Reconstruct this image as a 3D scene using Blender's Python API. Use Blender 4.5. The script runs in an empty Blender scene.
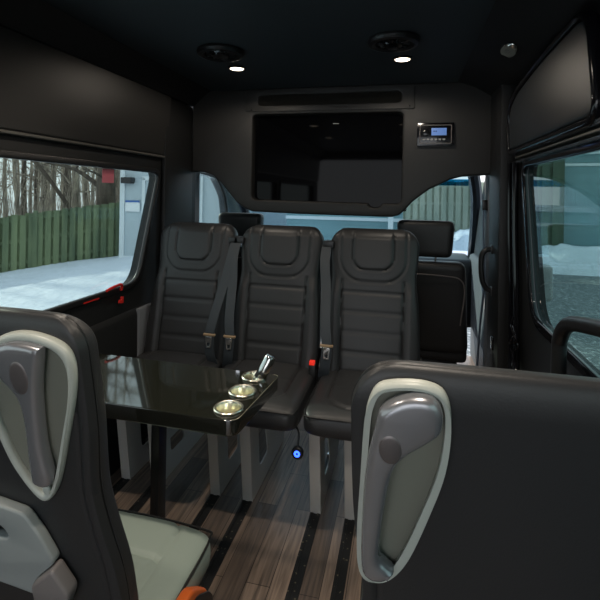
import bpy, bmesh, math, random
from mathutils import Vector, Matrix, Euler, noise
R = math.radians
random.seed(7)
SC = bpy.context.scene
ZC = 1.97            # ceiling height
COL = SC.collection

# ------------------------------------------------------------------ materials
def mat(name, color, rough=.5, metal=0.0, spec=.5, emit=None, estr=0.0, coat=0.0):
    m = bpy.data.materials.new(name); m.use_nodes = True
    b = m.node_tree.nodes['Principled BSDF']
    b.inputs['Base Color'].default_value = (*color, 1)
    b.inputs['Roughness'].default_value = rough
    b.inputs['Metallic'].default_value = metal
    b.inputs['Specular IOR Level'].default_value = spec
    b.inputs['Coat Weight'].default_value = coat
    b.inputs['Coat Roughness'].default_value = .05
    if emit:
        b.inputs['Emission Color'].default_value = (*emit, 1)
        b.inputs['Emission Strength'].default_value = estr
    return m

def add_noise(m, scale=200, bump=.15, c2=None, cscale=8, dist=.002, detail=3, lo=.35, hi=.65, stretch=None):
    nt = m.node_tree; N = nt.nodes; L = nt.links; b = N['Principled BSDF']
    tc = N.new('ShaderNodeTexCoord'); src = tc.outputs['Object']
    if stretch:
        mp = N.new('ShaderNodeMapping'); mp.inputs['Scale'].default_value = stretch
        L.new(src, mp.inputs['Vector']); src = mp.outputs['Vector']
    if bump:
        n = N.new('ShaderNodeTexNoise'); n.inputs['Scale'].default_value = scale; n.inputs['Detail'].default_value = detail
        L.new(src, n.inputs['Vector'])
        bp = N.new('ShaderNodeBump'); bp.inputs['Strength'].default_value = bump; bp.inputs['Distance'].default_value = dist
        L.new(n.outputs['Fac'], bp.inputs['Height']); L.new(bp.outputs['Normal'], b.inputs['Normal'])
    if c2:
        n2 = N.new('ShaderNodeTexNoise'); n2.inputs['Scale'].default_value = cscale; n2.inputs['Detail'].default_value = 5
        L.new(src, n2.inputs['Vector'])
        cr = N.new('ShaderNodeValToRGB')
        cr.color_ramp.elements[0].position = lo; cr.color_ramp.elements[1].position = hi
        cr.color_ramp.elements[0].color = b.inputs['Base Color'].default_value
        cr.color_ramp.elements[1].color = (*c2, 1)
        L.new(n2.outputs['Fac'], cr.inputs['Fac']); L.new(cr.outputs['Color'], b.inputs['Base Color'])
    return m

def glass(name, tint=(.8, .85, .83), refl=1.0):
    m = bpy.data.materials.new(name); m.use_nodes = True
    nt = m.node_tree; nt.nodes.clear(); N = nt.nodes.new; L = nt.links.new
    out = N('ShaderNodeOutputMaterial'); mx = N('ShaderNodeMixShader')
    t = N('ShaderNodeBsdfTransparent'); t.inputs['Color'].default_value = (*tint, 1)
    g = N('ShaderNodeBsdfGlossy'); g.inputs['Roughness'].default_value = .01; g.inputs['Color'].default_value = (refl,)*3+(1,)
    f = N('ShaderNodeFresnel'); f.inputs['IOR'].default_value = 1.45
    ge = N('ShaderNodeNewGeometry'); sb = N('ShaderNodeMath'); sb.operation = 'SUBTRACT'; sb.inputs[0].default_value = 1; L(ge.outputs['Backfacing'], sb.inputs[1])
    mu = N('ShaderNodeMath'); mu.operation = 'MULTIPLY'; L(f.outputs[0], mu.inputs[0]); L(sb.outputs[0], mu.inputs[1])
    L(mu.outputs[0], mx.inputs[0]); L(t.outputs[0], mx.inputs[1]); L(g.outputs[0], mx.inputs[2]); L(mx.outputs[0], out.inputs[0])
    return m

def floor_mat():
    m = mat('wood_planks', (.1, .07, .05), .34, spec=.5); nt = m.node_tree; b = nt.nodes['Principled BSDF']
    N = nt.nodes.new; L = nt.links.new
    tc = N('ShaderNodeTexCoord'); mp = N('ShaderNodeMapping'); mp.inputs['Rotation'].default_value[2] = R(90)
    L(tc.outputs['Object'], mp.inputs['Vector'])
    br = N('ShaderNodeTexBrick'); L(mp.outputs['Vector'], br.inputs['Vector'])
    br.inputs['Scale'].default_value = 1; br.inputs['Brick Width'].default_value = .62; br.inputs['Row Height'].default_value = .085
    br.inputs['Mortar Size'].default_value = .0012; br.offset = .37
    br.inputs['Color1'].default_value = (.12, .092, .076, 1); br.inputs['Color2'].default_value = (.33, .25, .195, 1)
    br.inputs['Mortar'].default_value = (.03, .02, .016, 1)
    mp2 = N('ShaderNodeMapping'); mp2.inputs['Scale'].default_value = (70, 4, 1); L(tc.outputs['Object'], mp2.inputs['Vector'])
    n = N('ShaderNodeTexNoise'); n.inputs['Scale'].default_value = 1; n.inputs['Detail'].default_value = 6; n.inputs['Distortion'].default_value = .8
    L(mp2.outputs['Vector'], n.inputs['Vector'])
    cr = N('ShaderNodeValToRGB'); cr.color_ramp.elements[0].position = .3; cr.color_ramp.elements[0].color = (.45, .45, .45, 1)
    cr.color_ramp.elements[1].position = .7; cr.color_ramp.elements[1].color = (1.25, 1.2, 1.15, 1); L(n.outputs['Fac'], cr.inputs['Fac'])
    mx = N('ShaderNodeMix'); mx.data_type = 'RGBA'; mx.blend_type = 'MULTIPLY'; mx.inputs['Factor'].default_value = 1
    L(br.outputs['Color'], mx.inputs[6]); L(cr.outputs['Color'], mx.inputs[7]); L(mx.outputs[2], b.inputs['Base Color'])
    bp = N('ShaderNodeBump'); bp.inputs['Strength'].default_value = .15; bp.inputs['Distance'].default_value = .001
    L(n.outputs['Fac'], bp.inputs['Height']); L(bp.outputs['Normal'], b.inputs['Normal'])
    return m

M = {}
M['leather'] = add_noise(mat('black_leather', (.026, .0265, .028), .42, spec=.45), 350, .12)
M['insert'] = add_noise(mat('leather_insert', (.036, .035, .034), .5, spec=.4), 500, .3)
M['rear_leather'] = add_noise(mat('seat_rear_leather', (.05, .05, .049), .48, spec=.5), 300, .12)
M['piping'] = mat('piping', (.008, .008, .008), .4)
M['light_plastic'] = add_noise(mat('light_grey_plastic', (.48, .50, .45), .35, spec=.5), 400, .05)
M['mid_plastic'] = add_noise(mat('mid_grey_plastic', (.20, .20, .165), .38), 400, .05)
M['grip'] = mat('brushed_grip', (.36, .36, .38), .26, metal=.65)
M['dimple'] = mat('grip_dimple', (.17, .15, .15), .3, metal=.5)
M['bracket'] = mat('bracket_plastic', (.20, .18, .175), .42)
M['leg'] = mat('leg_painted_steel', (.66, .65, .61), .35, metal=.2)
M['black'] = mat('black_plastic', (.012, .012, .013), .35)
M['blackgloss'] = mat('black_gloss', (.006, .006, .008), .12)
M['track'] = mat('track_black', (.008, .008, .008), .6)
_nt = M['track'].node_tree; _v = _nt.nodes.new('ShaderNodeTexVoronoi'); _v.inputs['Scale'].default_value = 45
_c = _nt.nodes.new('ShaderNodeTexCoord'); _r = _nt.nodes.new('ShaderNodeValToRGB'); _nt.links.new(_c.outputs['Object'], _v.inputs['Vector'])
_r.color_ramp.elements[0].position = .10; _r.color_ramp.elements[0].color = (.14, .12, .08, 1); _r.color_ramp.elements[1].position = .2; _r.color_ramp.elements[1].color = (.006, .006, .006, 1)
_nt.links.new(_v.outputs['Distance'], _r.inputs['Fac']); _nt.links.new(_r.outputs['Color'], _nt.nodes['Principled BSDF'].inputs['Base Color'])
M['trackhole'] = mat('track_hole_metal', (.12, .11, .09), .4, metal=.8)
M['headliner'] = add_noise(mat('headliner', (.036, .046, .054), .5, spec=.35), 300, .1)
M['panel'] = add_noise(mat('vinyl_panel', (.023, .0225, .022), .42, spec=.5), 420, .18)
M['panel_dark'] = add_noise(mat('vinyl_panel_dark', (.012, .0125, .013), .5, spec=.4), 300, .1)
M['door_panel'] = add_noise(mat('door_vinyl_panel', (.019, .023, .027), .45, spec=.5), 420, .18)
M['bulkhead'] = add_noise(mat('bulkhead_vinyl', (.027, .026, .025), .5, spec=.4), 420, .15)
M['trimlight'] = mat('satin_trim', (.25, .24, .22), .3, metal=.6)
M['greyfabric'] = add_noise(mat('grey_fabric', (.2, .21, .23), .9), 500, .2)
M['bluegrey'] = mat('painted_frame', (.035, .045, .06), .25, coat=.5)
M['rail'] = mat('door_header_metal', (.10, .125, .15), .25, metal=.6, coat=.5)
M['rubber'] = mat('rubber', (.01, .01, .011), .45)
M['screen'] = mat('tv_glass', (.002, .002, .0025), .04, spec=.1)
M['chrome'] = mat('chrome', (.75, .75, .72), .12, metal=1)
M['gold'] = mat('cup_steel', (.9, .86, .72), .27, metal=1)
M['table'] = mat('lacquer_table', (.013, .0135, .010), .05, spec=.9, coat=.6)
M['table'].node_tree.nodes['Principled BSDF'].inputs['IOR'].default_value = 1.8
M['tableedge'] = mat('table_edge_line', (.35, .33, .25), .25, metal=.6)
M['floor'] = floor_mat()
M['glass'] = glass('tinted_glass', (.60, .66, .645))
M['glass2'] = glass('door_glass', (.46, .57, .55))
M['windshield'] = glass('windshield_glass', (.57, .66, .68))
M['tintband'] = glass('windshield_tint_band', (.05, .35, .5))
M['red'] = mat('red_plastic', (.6, .02, .015), .35)
M['redbright'] = mat('red_button', (.8, .03, .02), .4, emit=(1, .04, .02), estr=.25)
M['redreflect'] = mat('painted_red_reflection', (.72, .22, .28), .3); M['redreflect'].node_tree.nodes['Principled BSDF'].inputs['Alpha'].default_value = .55  # translucent red patch painting a reflection on the window glass
M['orange'] = mat('orange_plastic', (.62, .12, .02), .35)
M['blueled'] = mat('blue_led', (.02, .05, .8), .4, emit=(.03, .1, 1), estr=2.5)
M['lcd'] = mat('lcd_blue', (.1, .2, .5), .4, emit=(.22, .42, .95), estr=.15)
M['lcdtext'] = mat('lcd_text', (.02, .04, .12), .4, emit=(.03, .07, .25), estr=.4)
M['whitemark'] = mat('white_marking', (.5, .5, .5), .5)
M['lampwarm'] = mat('lamp_lens', (1, .9, .75), .4, emit=(1, .84, .66), estr=3)
M['webbing'] = add_noise(mat('belt_webbing', (.03, .038, .046), .6), 600, .3)
M['bluewebbing'] = add_noise(mat('belt_webbing_grey', (.07, .09, .13), .6), 600, .3)
M['beltstop'] = mat('belt_stopper', (.35, .24, .14), .5)
M['snow'] = add_noise(mat('snow', (.74, .79, .86), .7, spec=.2), 3, .6, dist=.12, detail=6)
M['snow2'] = add_noise(mat('lumpy_snow', (.74, .79, .86), .7, spec=.2), 5, .8, dist=.1, detail=6)
M['asphalt'] = add_noise(mat('asphalt', (.14, .16, .165), .8), 60, .5, c2=(.55, .57, .57), cscale=22, lo=.5, hi=.72, dist=.02)
M['fence'] = add_noise(mat('mossy_fence', (.07, .10, .06), .85), 6, .4, c2=(.19, .23, .12), cscale=2.5, stretch=(1, 1, .2), dist=.01)
M['fence2'] = add_noise(mat('grey_fence', (.24, .28, .22), .85), 6, .4, c2=(.40, .42, .33), cscale=2.5, stretch=(1, 1, .2), dist=.01)
M['fence3'] = add_noise(mat('dark_fence', (.06, .1, .07), .85), 6, .4, c2=(.1, .14, .09), cscale=2.5, stretch=(1, 1, .2), dist=.01)
M['bark'] = add_noise(mat('bark', (.12, .095, .075), .9), 14, .8, c2=(.42, .35, .27), cscale=9, dist=.03, stretch=(1, 1, .25))
M['barkdark'] = add_noise(mat('dark_bark', (.06, .045, .035), .9), 14, .8, c2=(.13, .1, .075), cscale=9, dist=.03, stretch=(1, 1, .25))
M['siding'] = add_noise(mat('white_siding', (.46, .53, .57), .6), 2, .1)
M['sidingtrim'] = mat('siding_trim', (.68, .73, .76), .6)
M['corrugated'] = mat('corrugated_white', (.72, .78, .8), .4)
M['teal'] = add_noise(mat('teal_siding', (.19, .33, .36), .5), 3, .1, c2=(.22, .37, .40), cscale=1)
M['signwhite'] = mat('sign_white', (.8, .82, .84), .5)
M['signblue'] = mat('sign_blue', (.03, .12, .4), .5)
M['cabgrey'] = mat('cab_plastic', (.045, .05, .058), .5)
M['mirror'] = mat('mirror_housing', (.42, .44, .44), .35)

# ------------------------------------------------------------------ helpers
def smooth(me, ang=35):
    for p in me.polygons: p.use_smooth = True
    try: me.set_sharp_from_angle(angle=R(ang))
    except Exception: pass

def obj(name, bm, m, parent=None, loc=None, rot=None, sm=35, **props):
    if isinstance(bm, bmesh.types.BMesh):
        bmesh.ops.recalc_face_normals(bm, faces=bm.faces) if props.pop('recalc', True) else None
        me = bpy.data.meshes.new(name); bm.to_mesh(me); bm.free()
    else:
        props.pop('recalc', None); me = bm; me.name = name
    if sm: smooth(me, sm)
    me.materials.clear()
    for q in (m if isinstance(m, (list, tuple)) else [m]): me.materials.append(M[q])
    o = bpy.data.objects.new(name, me); COL.objects.link(o)
    if loc: o.location = loc
    if rot: o.rotation_euler = rot
    if parent: o.parent = parent
    for k, v in props.items(): o[k] = v
    return o

def thing(name, label, cat, loc=(0, 0, 0), rz=0, group=None):
    o = bpy.data.objects.new(name, None); COL.objects.link(o); o.location = loc; o.rotation_euler = (0, 0, rz)
    o.empty_display_size = .05
    o['label'] = label; o['category'] = cat
    if group: o['group'] = group
    return o

def tag(o, label, cat, group=None):
    o['label'] = label; o['category'] = cat
    if group: o['group'] = group
    return o

def struct(name, bm, m, **k):
    return obj(name, bm, m, kind='structure', **k)

def dup(o, parent=None):
    c = o.copy(); COL.objects.link(c)
    if parent: c.parent = parent
    for ch in list(o.children): dup(ch, c)
    return c

def box(bm, x0, x1, y0, y1, z0, z1, bev=0, seg=2, mtx=None):
    b = bmesh.new()
    bmesh.ops.create_cube(b, size=1)
    for v in b.verts:
        v.co = Vector(((x0+x1)/2+v.co.x*(x1-x0), (y0+y1)/2+v.co.y*(y1-y0), (z0+z1)/2+v.co.z*(z1-z0)))
    if bev: bmesh.ops.bevel(b, geom=list(b.edges), offset=bev, segments=seg, profile=.6, affect='EDGES')
    if mtx: b.transform(mtx)
    merge(bm, b); return bm

def merge(bm, b):
    t = bpy.data.meshes.new('tmp'); b.to_mesh(t); b.free(); bm.from_mesh(t); bpy.data.meshes.remove(t)

def nb(): return bmesh.new()
def Bx(*a, **k): return box(nb(), *a, **k)

def tube(bm, pts, r, seg=10, cap=True, flat=None):
    """sweep a round (or flat=(w,h) rectangular-ish) section along pts"""
    pts = [Vector(p) for p in pts]; rings = []
    rr = r if isinstance(r, (list, tuple)) else [r]*len(pts)
    up = None
    for i, p in enumerate(pts):
        d = ((pts[min(i+1, len(pts)-1)] - pts[max(i-1, 0)])).normalized()
        if up is None:
            up = Vector((0, 0, 1)) if abs(d.z) < .9 else Vector((1, 0, 0))
        s = d.cross(up).normalized(); u = s.cross(d).normalized(); up = u
        if flat: s = Vector(flat[2]); s = (s-d*s.dot(d)).normalized(); u = s.cross(d).normalized()
        ring = []
        for k in range(seg):
            a = 2*math.pi*(k+.5)/seg
            if flat: q = s*flat[0]*(1 if math.cos(a) > 0 else -1)*abs(math.cos(a))**.3 + u*flat[1]*(1 if math.sin(a) > 0 else -1)*abs(math.sin(a))**.3
            else: q = (s*math.cos(a) + u*math.sin(a))*rr[i]
            ring.append(bm.verts.new(p+q))
        rings.append(ring)
    for a, b in zip(rings, rings[1:]):
        for k in range(seg):
            bm.faces.new((a[k], a[(k+1) % seg], b[(k+1) % seg], b[k]))
    if cap:
        bm.faces.new(rings[0][::-1]); bm.faces.new(rings[-1])
    return bm

def spline(pts, n=8):
    """Catmull-Rom"""
    P = [Vector(p) for p in pts]; P = [2*P[0]-P[1]] + P + [2*P[-1]-P[-2]]; out = []
    for i in range(1, len(P)-2):
        for k in range(n):
            t = k/n; a, b, c, d = P[i-1:i+3]
            out.append(.5*((2*b)+(c-a)*t+(2*a-5*b+4*c-d)*t*t+(3*b-a-3*c+d)*t**3))
    out.append(P[-2]); return out

def closed(pts, n=6):
    P = [Vector((p[0], p[1], 0)) for p in pts]; N = len(P); out = []
    for i in range(N):
        a, b, c, d = P[i-1], P[i], P[(i+1) % N], P[(i+2) % N]
        for k in range(n):
            t = k/n; q = .5*((2*b)+(c-a)*t+(2*a-5*b+4*c-d)*t*t+(3*b-a-3*c+d)*t**3); out.append((q.x, q.y))
    return out

def rpoly(pts, r, n=6):
    """polygon with rounded corners (quadratic arcs)"""
    out = []; N = len(pts)
    for i in range(N):
        p = Vector(pts[i][:2]); a = Vector(pts[i-1][:2]); b = Vector(pts[(i+1) % N][:2])
        rr = r[i] if isinstance(r, (list, tuple)) else r
        if rr <= 0: out.append(tuple(p)); continue
        ra = min(rr, (a-p).length*.49); rb = min(rr, (b-p).length*.49)
        s = p+(a-p).normalized()*ra; e = p+(b-p).normalized()*rb
        for k in range(n+1):
            t = k/n; q = s*(1-t)**2+p*2*t*(1-t)+e*t*t; out.append((q.x, q.y))
    return out

def rrect(x0, x1, y0, y1, r, n=6): return rpoly([(x0, y0), (x1, y0), (x1, y1), (x0, y1)], r, n)
def circ(cx, cy, rx, ry=None, n=32):
    ry = ry or rx
    return [(cx+rx*math.cos(2*math.pi*k/n), cy+ry*math.sin(2*math.pi*k/n)) for k in range(n)]

def plate(loops, thick, bev, o, U, V, W=None):
    """flat outline(s) with holes, extruded: local u,v axes U,V, thickness along W; slab spans 0..thick along W. returns mesh"""
    cu = bpy.data.curves.new('pl', 'CURVE'); cu.dimensions = '2D'; cu.fill_mode = 'BOTH'
    bev = min(bev, thick*.49)
    cu.extrude = thick/2-bev; cu.bevel_depth = bev; cu.bevel_resolution = 3 if bev else 0; cu.offset = -bev
    for lp in loops:
        s = cu.splines.new('POLY'); s.points.add(len(lp)-1); s.use_cyclic_u = True
        for q, p in zip(s.points, lp): q.co = (p[0], p[1], 0, 1)
    t = bpy.data.objects.new('pl', cu); COL.objects.link(t)
    bpy.context.view_layer.update()
    me = bpy.data.meshes.new_from_object(t.evaluated_get(bpy.context.evaluated_depsgraph_get()))
    bpy.data.objects.remove(t); bpy.data.curves.remove(cu)
    U = Vector(U); V = Vector(V); W = Vector(W) if W else U.cross(V).normalized()
    o = Vector(o)
    for v in me.vertices:
        c = v.co.copy(); v.co = o+U*c.x+V*c.y+W*(c.z+thick/2)
    b = bmesh.new(); b.from_mesh(me); bpy.data.meshes.remove(me)
    bmesh.ops.remove_doubles(b, verts=b.verts, dist=1e-5)
    return b

def text_bm(s, size, o, U, V, W, depth=.0005):
    cu = bpy.data.curves.new('tx', 'FONT'); cu.body = s; cu.size = size; cu.extrude = depth; cu.align_x = 'CENTER'; cu.align_y = 'CENTER'
    t = bpy.data.objects.new('tx', cu); COL.objects.link(t); bpy.context.view_layer.update()
    me = bpy.data.meshes.new_from_object(t.evaluated_get(bpy.context.evaluated_depsgraph_get()))
    bpy.data.objects.remove(t); bpy.data.curves.remove(cu)
    U = Vector(U); V = Vector(V); W = Vector(W); o = Vector(o)
    for v in me.vertices:
        c = v.co.copy(); v.co = o+U*c.x+V*c.y+W*c.z
    b = bmesh.new(); b.from_mesh(me); bpy.data.meshes.remove(me); return b

def lathe(prof, c=(0, 0, 0), seg=32, axis='Z', cap=True):
    bm = nb(); rings = []
    for r, h in prof:
        rings.append([bm.verts.new((r*math.cos(2*math.pi*k/seg), r*math.sin(2*math.pi*k/seg), h)) for k in range(seg)])
    for a, b in zip(rings, rings[1:]):
        for k in range(seg): bm.faces.new((a[k], a[(k+1) % seg], b[(k+1) % seg], b[k]))
    if cap:
        if prof[0][0] > 1e-5: bm.faces.new(rings[0][::-1])
        if prof[-1][0] > 1e-5: bm.faces.new(rings[-1])
    bmesh.ops.remove_doubles(bm, verts=bm.verts, dist=1e-6)
    if axis == 'Y': bm.transform(Matrix.Rotation(R(90), 4, 'X'))
    bm.transform(Matrix.Translation(c)); return bm

def rbox_sdf(x, z, cx, cz, hx, hz, r):
    qx = abs(x-cx)-hx+r; qz = abs(z-cz)-hz+r
    return math.hypot(max(qx, 0), max(qz, 0))+min(max(qx, qz), 0)-r
def gs(d, s): return math.exp(-(d/s)**2)

# ------------------------------------------------------------------ seat
TILT = .21
def half_w(z, fore=False):
    w = .214-.012*gs(z-.93, .09)+.008*gs(z-.62, .14)
    r = .085
    if fore: w = .211-.013*gs(z-.84, .09)+.016/(1+math.exp((z-.70)/.025)); r = .065
    if z > 1.17-r: w = w-r+math.sqrt(max(0, r*r-(z-(1.17-r))**2))
    if z < .47: w -= (.47-z)*.3
    return w
def backrest_bm(T=.055, bol=1.0, rp=5, rear=.9, fore=False):
    bm = nb(); nz, nx = 120, 64; z0, z1 = .40, 1.17
    zs = [z0+(z1-z0)*math.sin(math.pi/2*k/nz)**.9 for k in range(nz+1)]
    front, back = [], []
    for z in zs:
        w = half_w(z, fore); rt = .05
        h = T*(math.sqrt(max(0, 1-((z-(z1-rt))/rt)**2)) if z > z1-rt else 1)
        if z < z0+.04: h = T*math.sqrt(max(0, 1-((z0+.04-z)/.04)**2))
        fr, bk = [], []
        for i in range(nx+1):
            s = math.sin(math.pi/2*(2*i/nx-1)) if False else (2*i/nx-1)
            s = math.copysign(1-(1-abs(s))**1.35, s)
            e = (1-abs(s)**5)**.2 if abs(s) < 1 else 0
            er = (1-abs(s)**rp)**(1/rp) if abs(s) < 1 else 0
            x = s*w
            # front shape
            sd1 = rbox_sdf(x, z, 0, 1.17, .098, .19, .06); sd2 = rbox_sdf(x, z, 0, 1.17, .158, .245, .11)
            g = 0
            g += .009*gs(sd1, .0038)+.006*gs(sd2, .0042)
            b = 0
            b += .010/(1+math.exp(sd1/.008))+.007/(1+math.exp(sd2/.010))
            side = .140+.02*(z-.6)
            if z < .93:
                g += .009*gs(abs(x)-side, .0042)
                if abs(x) < side:
                    for zz in (.875, .79, .70, .61, .52): g += .006*gs(z-zz, .0036)
                    ph = min(abs(z-zz) for zz in (.93, .875, .79, .70, .61, .52, .45))
                    b += .0016*min(1, ph/.014)
                else:
                    b += .011*min(1, (abs(x)-side)/.03)*min(1, (.93-z)/.06)
            yf = -(h*e)-(b-g)*bol*min(1, e*1.2)*(h/T)
            # rear seam
            yb = h*er*rear
            yb -= .004*gs(abs(s)-.9, .012)*(1 if z < 1.1 else 0)*(h/T)
            sh = (z-.45)*TILT
            fr.append(bm.verts.new((x, yf+sh, z))); bk.append(bm.verts.new((x, yb+sh, z)))
        front.append(fr); back.append(bk)
    for a, b in zip(front, front[1:]):
        for i in range(nx):
            f = bm.faces.new((a[i], a[i+1], b[i+1], b[i]))
            c = f.calc_center_median(); 
            if c.z < .875 and abs(c.x) < .140+.02*(c.z-.6): f.material_index = 1
    for a, b in zip(back, back[1:]):
        for i in range(nx):
            f = bm.faces.new((a[i], b[i], b[i+1], a[i+1])); f.material_index = 2
    for i in range(nx):
        bm.faces.new((front[0][i], back[0][i], back[0][i+1], front[0][i+1])); bm.faces.new((front[-1][i], front[-1][i+1], back[-1][i+1], back[-1][i]))
    bmesh.ops.remove_doubles(bm, verts=bm.verts, dist=2e-5)
    return bm

def rear_pt(x, z, off=0):
    """point on the rear plane of the backrest (seat frame), pushed out by off"""
    n = Vector((0, 1, -TILT)).normalized()
    return Vector((x, .0205+(z-.45)*TILT, z))+n*off

def cushion_bm(w=.222, y0=-.46, y1=.03, z0=.415, z1=.525):
    bm = nb(); ny, nx = 60, 48; zc = (z0+z1)/2; T = (z1-z0)/2; top, bot = [], []
    for j in range(ny+1):
        t = 2*j/ny-1; t = math.copysign(1-(1-abs(t))**1.5, t); y = (y0+y1)/2+(y1-y0)/2*t
        ey = (1-abs(t)**7)**.3 if abs(t) < 1 else 0
        a, b = [], []
        for i in range(nx+1):
            s = 2*i/nx-1; s = math.copysign(1-(1-abs(s))**1.35, s)
            r = .05; wf = w
            if y < y0+r: wf = w-r+math.sqrt(max(0, r*r-(y0+r-y)**2))
            e = ((1-abs(s)**7)**.25 if abs(s) < 1 else 0)
            h = T*min(e, 1)*ey
            x = s*wf
            sd = rbox_sdf(x, y, 0, -.12, .145, .28, .10)
            g = .009*gs(sd, .005); bl = .006/(1+math.exp(sd/.012))
            if sd < 0:
                g += .007*gs(y+.22, .004)
            up = bl-g+.012*abs(s)**3*(1 if sd > 0 else 0)*0
            crown = .006*(1-s*s)
            a.append(bm.verts.new((x, y, zc+h+(up+crown)*ey*min(1, e)))); b.append(bm.verts.new((x, y, zc-h*.95)))
        top.append(a); bot.append(b)
    for P, flip in ((top, 0), (bot, 1)):
        for a, b in zip(P, P[1:]):
            for i in range(nx):
                v = (a[i], a[i+1], b[i+1], b[i]); bm.faces.new(v[::-1] if flip else v)
    for k in (0, -1):
        for i in range(nx):
            try: bm.faces.new((top[k][i], top[k][i+1], bot[k][i+1], bot[k][i]))
            except Exception: pass
    for i in (0, -1):
        for j in range(ny):
            try: bm.faces.new((top[j][i], bot[j][i], bot[j+1][i], top[j+1][i]))
            except Exception: pass
    bmesh.ops.remove_doubles(bm, verts=bm.verts, dist=2e-5)
    return bm

def cushion_piping(y0=-.457, z=.505, w=.219):
    bm = nb(); pts = []
    for sgn in (-1, 1):
        arc = [(sgn*w, .0, z), (sgn*w, y0*.45, z), (sgn*w, y0+.077, z), (sgn*(w-.006), y0+.022, z), (sgn*(w-.03), y0+.002, z)]
        pts.append(arc)
    path = pts[0]+[(0, y0-.004, z+.004)]+pts[1][::-1]
    return tube(bm, spline(path, 5), .0032, 6)

def back_piping(yf=None):
    bm = nb(); right = []
    for k in range(26):
        z = .47+(1.163-.47)*math.sin(math.pi/2*k/25)
        w = half_w(z, yf is not None); right.append(Vector((w*(.965 if yf is None else .985), (.0495*(.8 if z < 1.12 else .55) if yf is None else yf)+(z-.45)*TILT, z)))
    left = [Vector((-p.x, p.y, p.z)) for p in right]
    return tube(bm, right+left[::-1], .0036 if yf is None else .0042, 6)

def pedestal_bm(x, kz=1):
    """slanted side plate with a big opening, and a front flange facing the aisle"""
    out = rpoly([(-.235, 0), (.26, 0), (.26, .06), (.03, .415*kz), (-.30, .415*kz)], [.01, .02, .03, .01, .005])
    hole = rpoly([(-.155, .10), (-.02, .10), (-.11, .355*kz), (-.19, .355*kz)], .03)
    bm = plate([out, hole], .006, .001, (x+.017, 0, 0), (0, 1, 0), (0, 0, 1))
    b = plate([rpoly([(-.023, 0), (.023, 0), (.023, .42*kz), (-.023, .42*kz)], .004)], .012, .002, (x, -.235, 0), (1, 0, 0), (0, -.155, 1))
    merge(bm, b)
    return bm

seat_meshes = {}
def make_seat(label, loc, rz=0, group=None, belt=1, pedestal=(-.11, .045), name='passenger_seat', fore=False):
    t = thing(name, label, 'seat', loc, rz, group)
    if 'back' not in seat_meshes:
        o = obj('backrest', backrest_bm(), ['leather', 'insert', 'rear_leather'], t, sm=60); seat_meshes['back'] = o.data
        c = obj('seat_cushion', cushion_bm(), 'leather', t, sm=60); seat_meshes['cush'] = c.data
        p = obj('cushion_piping', cushion_piping(), 'piping', c); seat_meshes['cp'] = p.data
        q = obj('backrest_piping', back_piping(), 'piping', o); seat_meshes['bp'] = q.data
    else:
        o = bpy.data.objects.new('backrest', seat_meshes['back']); COL.objects.link(o); o.parent = t
        c = bpy.data.objects.new('seat_cushion', seat_meshes['cush']); COL.objects.link(c); c.parent = t
        p = bpy.data.objects.new('cushion_piping', seat_meshes['cp']); COL.objects.link(p); p.parent = c
        q = bpy.data.objects.new('backrest_piping', seat_meshes['bp']); COL.objects.link(q); q.parent = o
    if fore:
        if 'fb' not in seat_meshes:
            x = obj('tmp_b', backrest_bm(.05, .35, 12, .42, True), ['leather', 'insert', 'rear_leather'], sm=60); seat_meshes['fb'] = x.data; bpy.data.objects.remove(x)
            bmx = back_piping(-.004); x = obj('tmp_p', bmx, 'piping'); seat_meshes['fp'] = x.data; bpy.data.objects.remove(x)
            x = obj('tmp_c', cushion_bm(w=.234, y0=-.375, z0=.345, z1=.452), 'leather', sm=60); seat_meshes['fc'] = x.data; bpy.data.objects.remove(x)
            x = obj('tmp_q', cushion_piping(-.372, .435, .231), 'piping'); seat_meshes['fq'] = x.data; bpy.data.objects.remove(x)
        o.data = seat_meshes['fb']; q.data = seat_meshes['fp']; c.data = seat_meshes['fc']; p.data = seat_meshes['fq']
    # under-seat frame
    obj('seat_frame', Bx(-.2, .2, -.29, .06, .31 if fore else .39, .345 if fore else .42, bev=.005), 'black', t)
    # side hinge covers between cushion and backrest
    for s in (-1, 1):
        obj('hinge_cover', plate([rpoly([(-.05, .40), (.07, .40), (.085, .56), (.045, .60), (-.01, .52)], .02)], .012, .004, (s*.226-(.006), 0, 0), (0, 1, 0), (0, 0, 1)), 'black', t)
    for x in pedestal:
        g = obj('leg', pedestal_bm(x, .84 if fore else 1), 'leg', t)
        f = nb(); box(f, x-.02, x+.02, .16, .22, .0, .018, bev=.004); merge(f, lathe([(.009, .018), (.009, .03), (.006, .034), (0, .034)], (x, .19, 0), 12))
        obj('floor_bolt', f, 'chrome', g)
    if belt:
        s = belt; x = s*.222
        b = nb()
        tx = .172 if s > 0 else .190
        pts = [(s*.19, .175, 1.10), (s*.222, .10, 1.10), (s*.226, .03, 1.02), (s*.212, -.015, .90), (s*(tx+.012), -.075, .74), (s*tx, -.098, .65), (s*(tx+.006), -.10, .56), (s*(tx+.02), -.08, .50)]
        tube(b, spline(pts, 6), .02, 8, flat=(.0235, .0022, (1, 0, 0)))
        bl = obj('seat_belt', b, 'webbing', t)
        a = Bx(s*.218-.027, s*.218+.027, .07, .115, 1.075, 1.108, bev=.006)
        obj('belt_guide', a, 'black', bl)
        x = s*tx; st = Bx(x-.030, x+.030, -.106, -.092, .650, .660, bev=.003); obj('belt_stopper', st, 'beltstop', bl, label='tan stitched belt stopper')
        tg = plate([rpoly([(-.017, 0), (.017, 0), (.012, -.055), (-.012, -.055)], .006), rpoly([(-.007, -.03), (.007, -.03), (.006, -.045), (-.006, -.045)], .002)], .003, .001, (x, -.108, .650), (1, 0, 0), (0, 0, 1))
        obj('latch_tongue', tg, 'chrome', bl, label='silver latch tongue')
    return t

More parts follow.
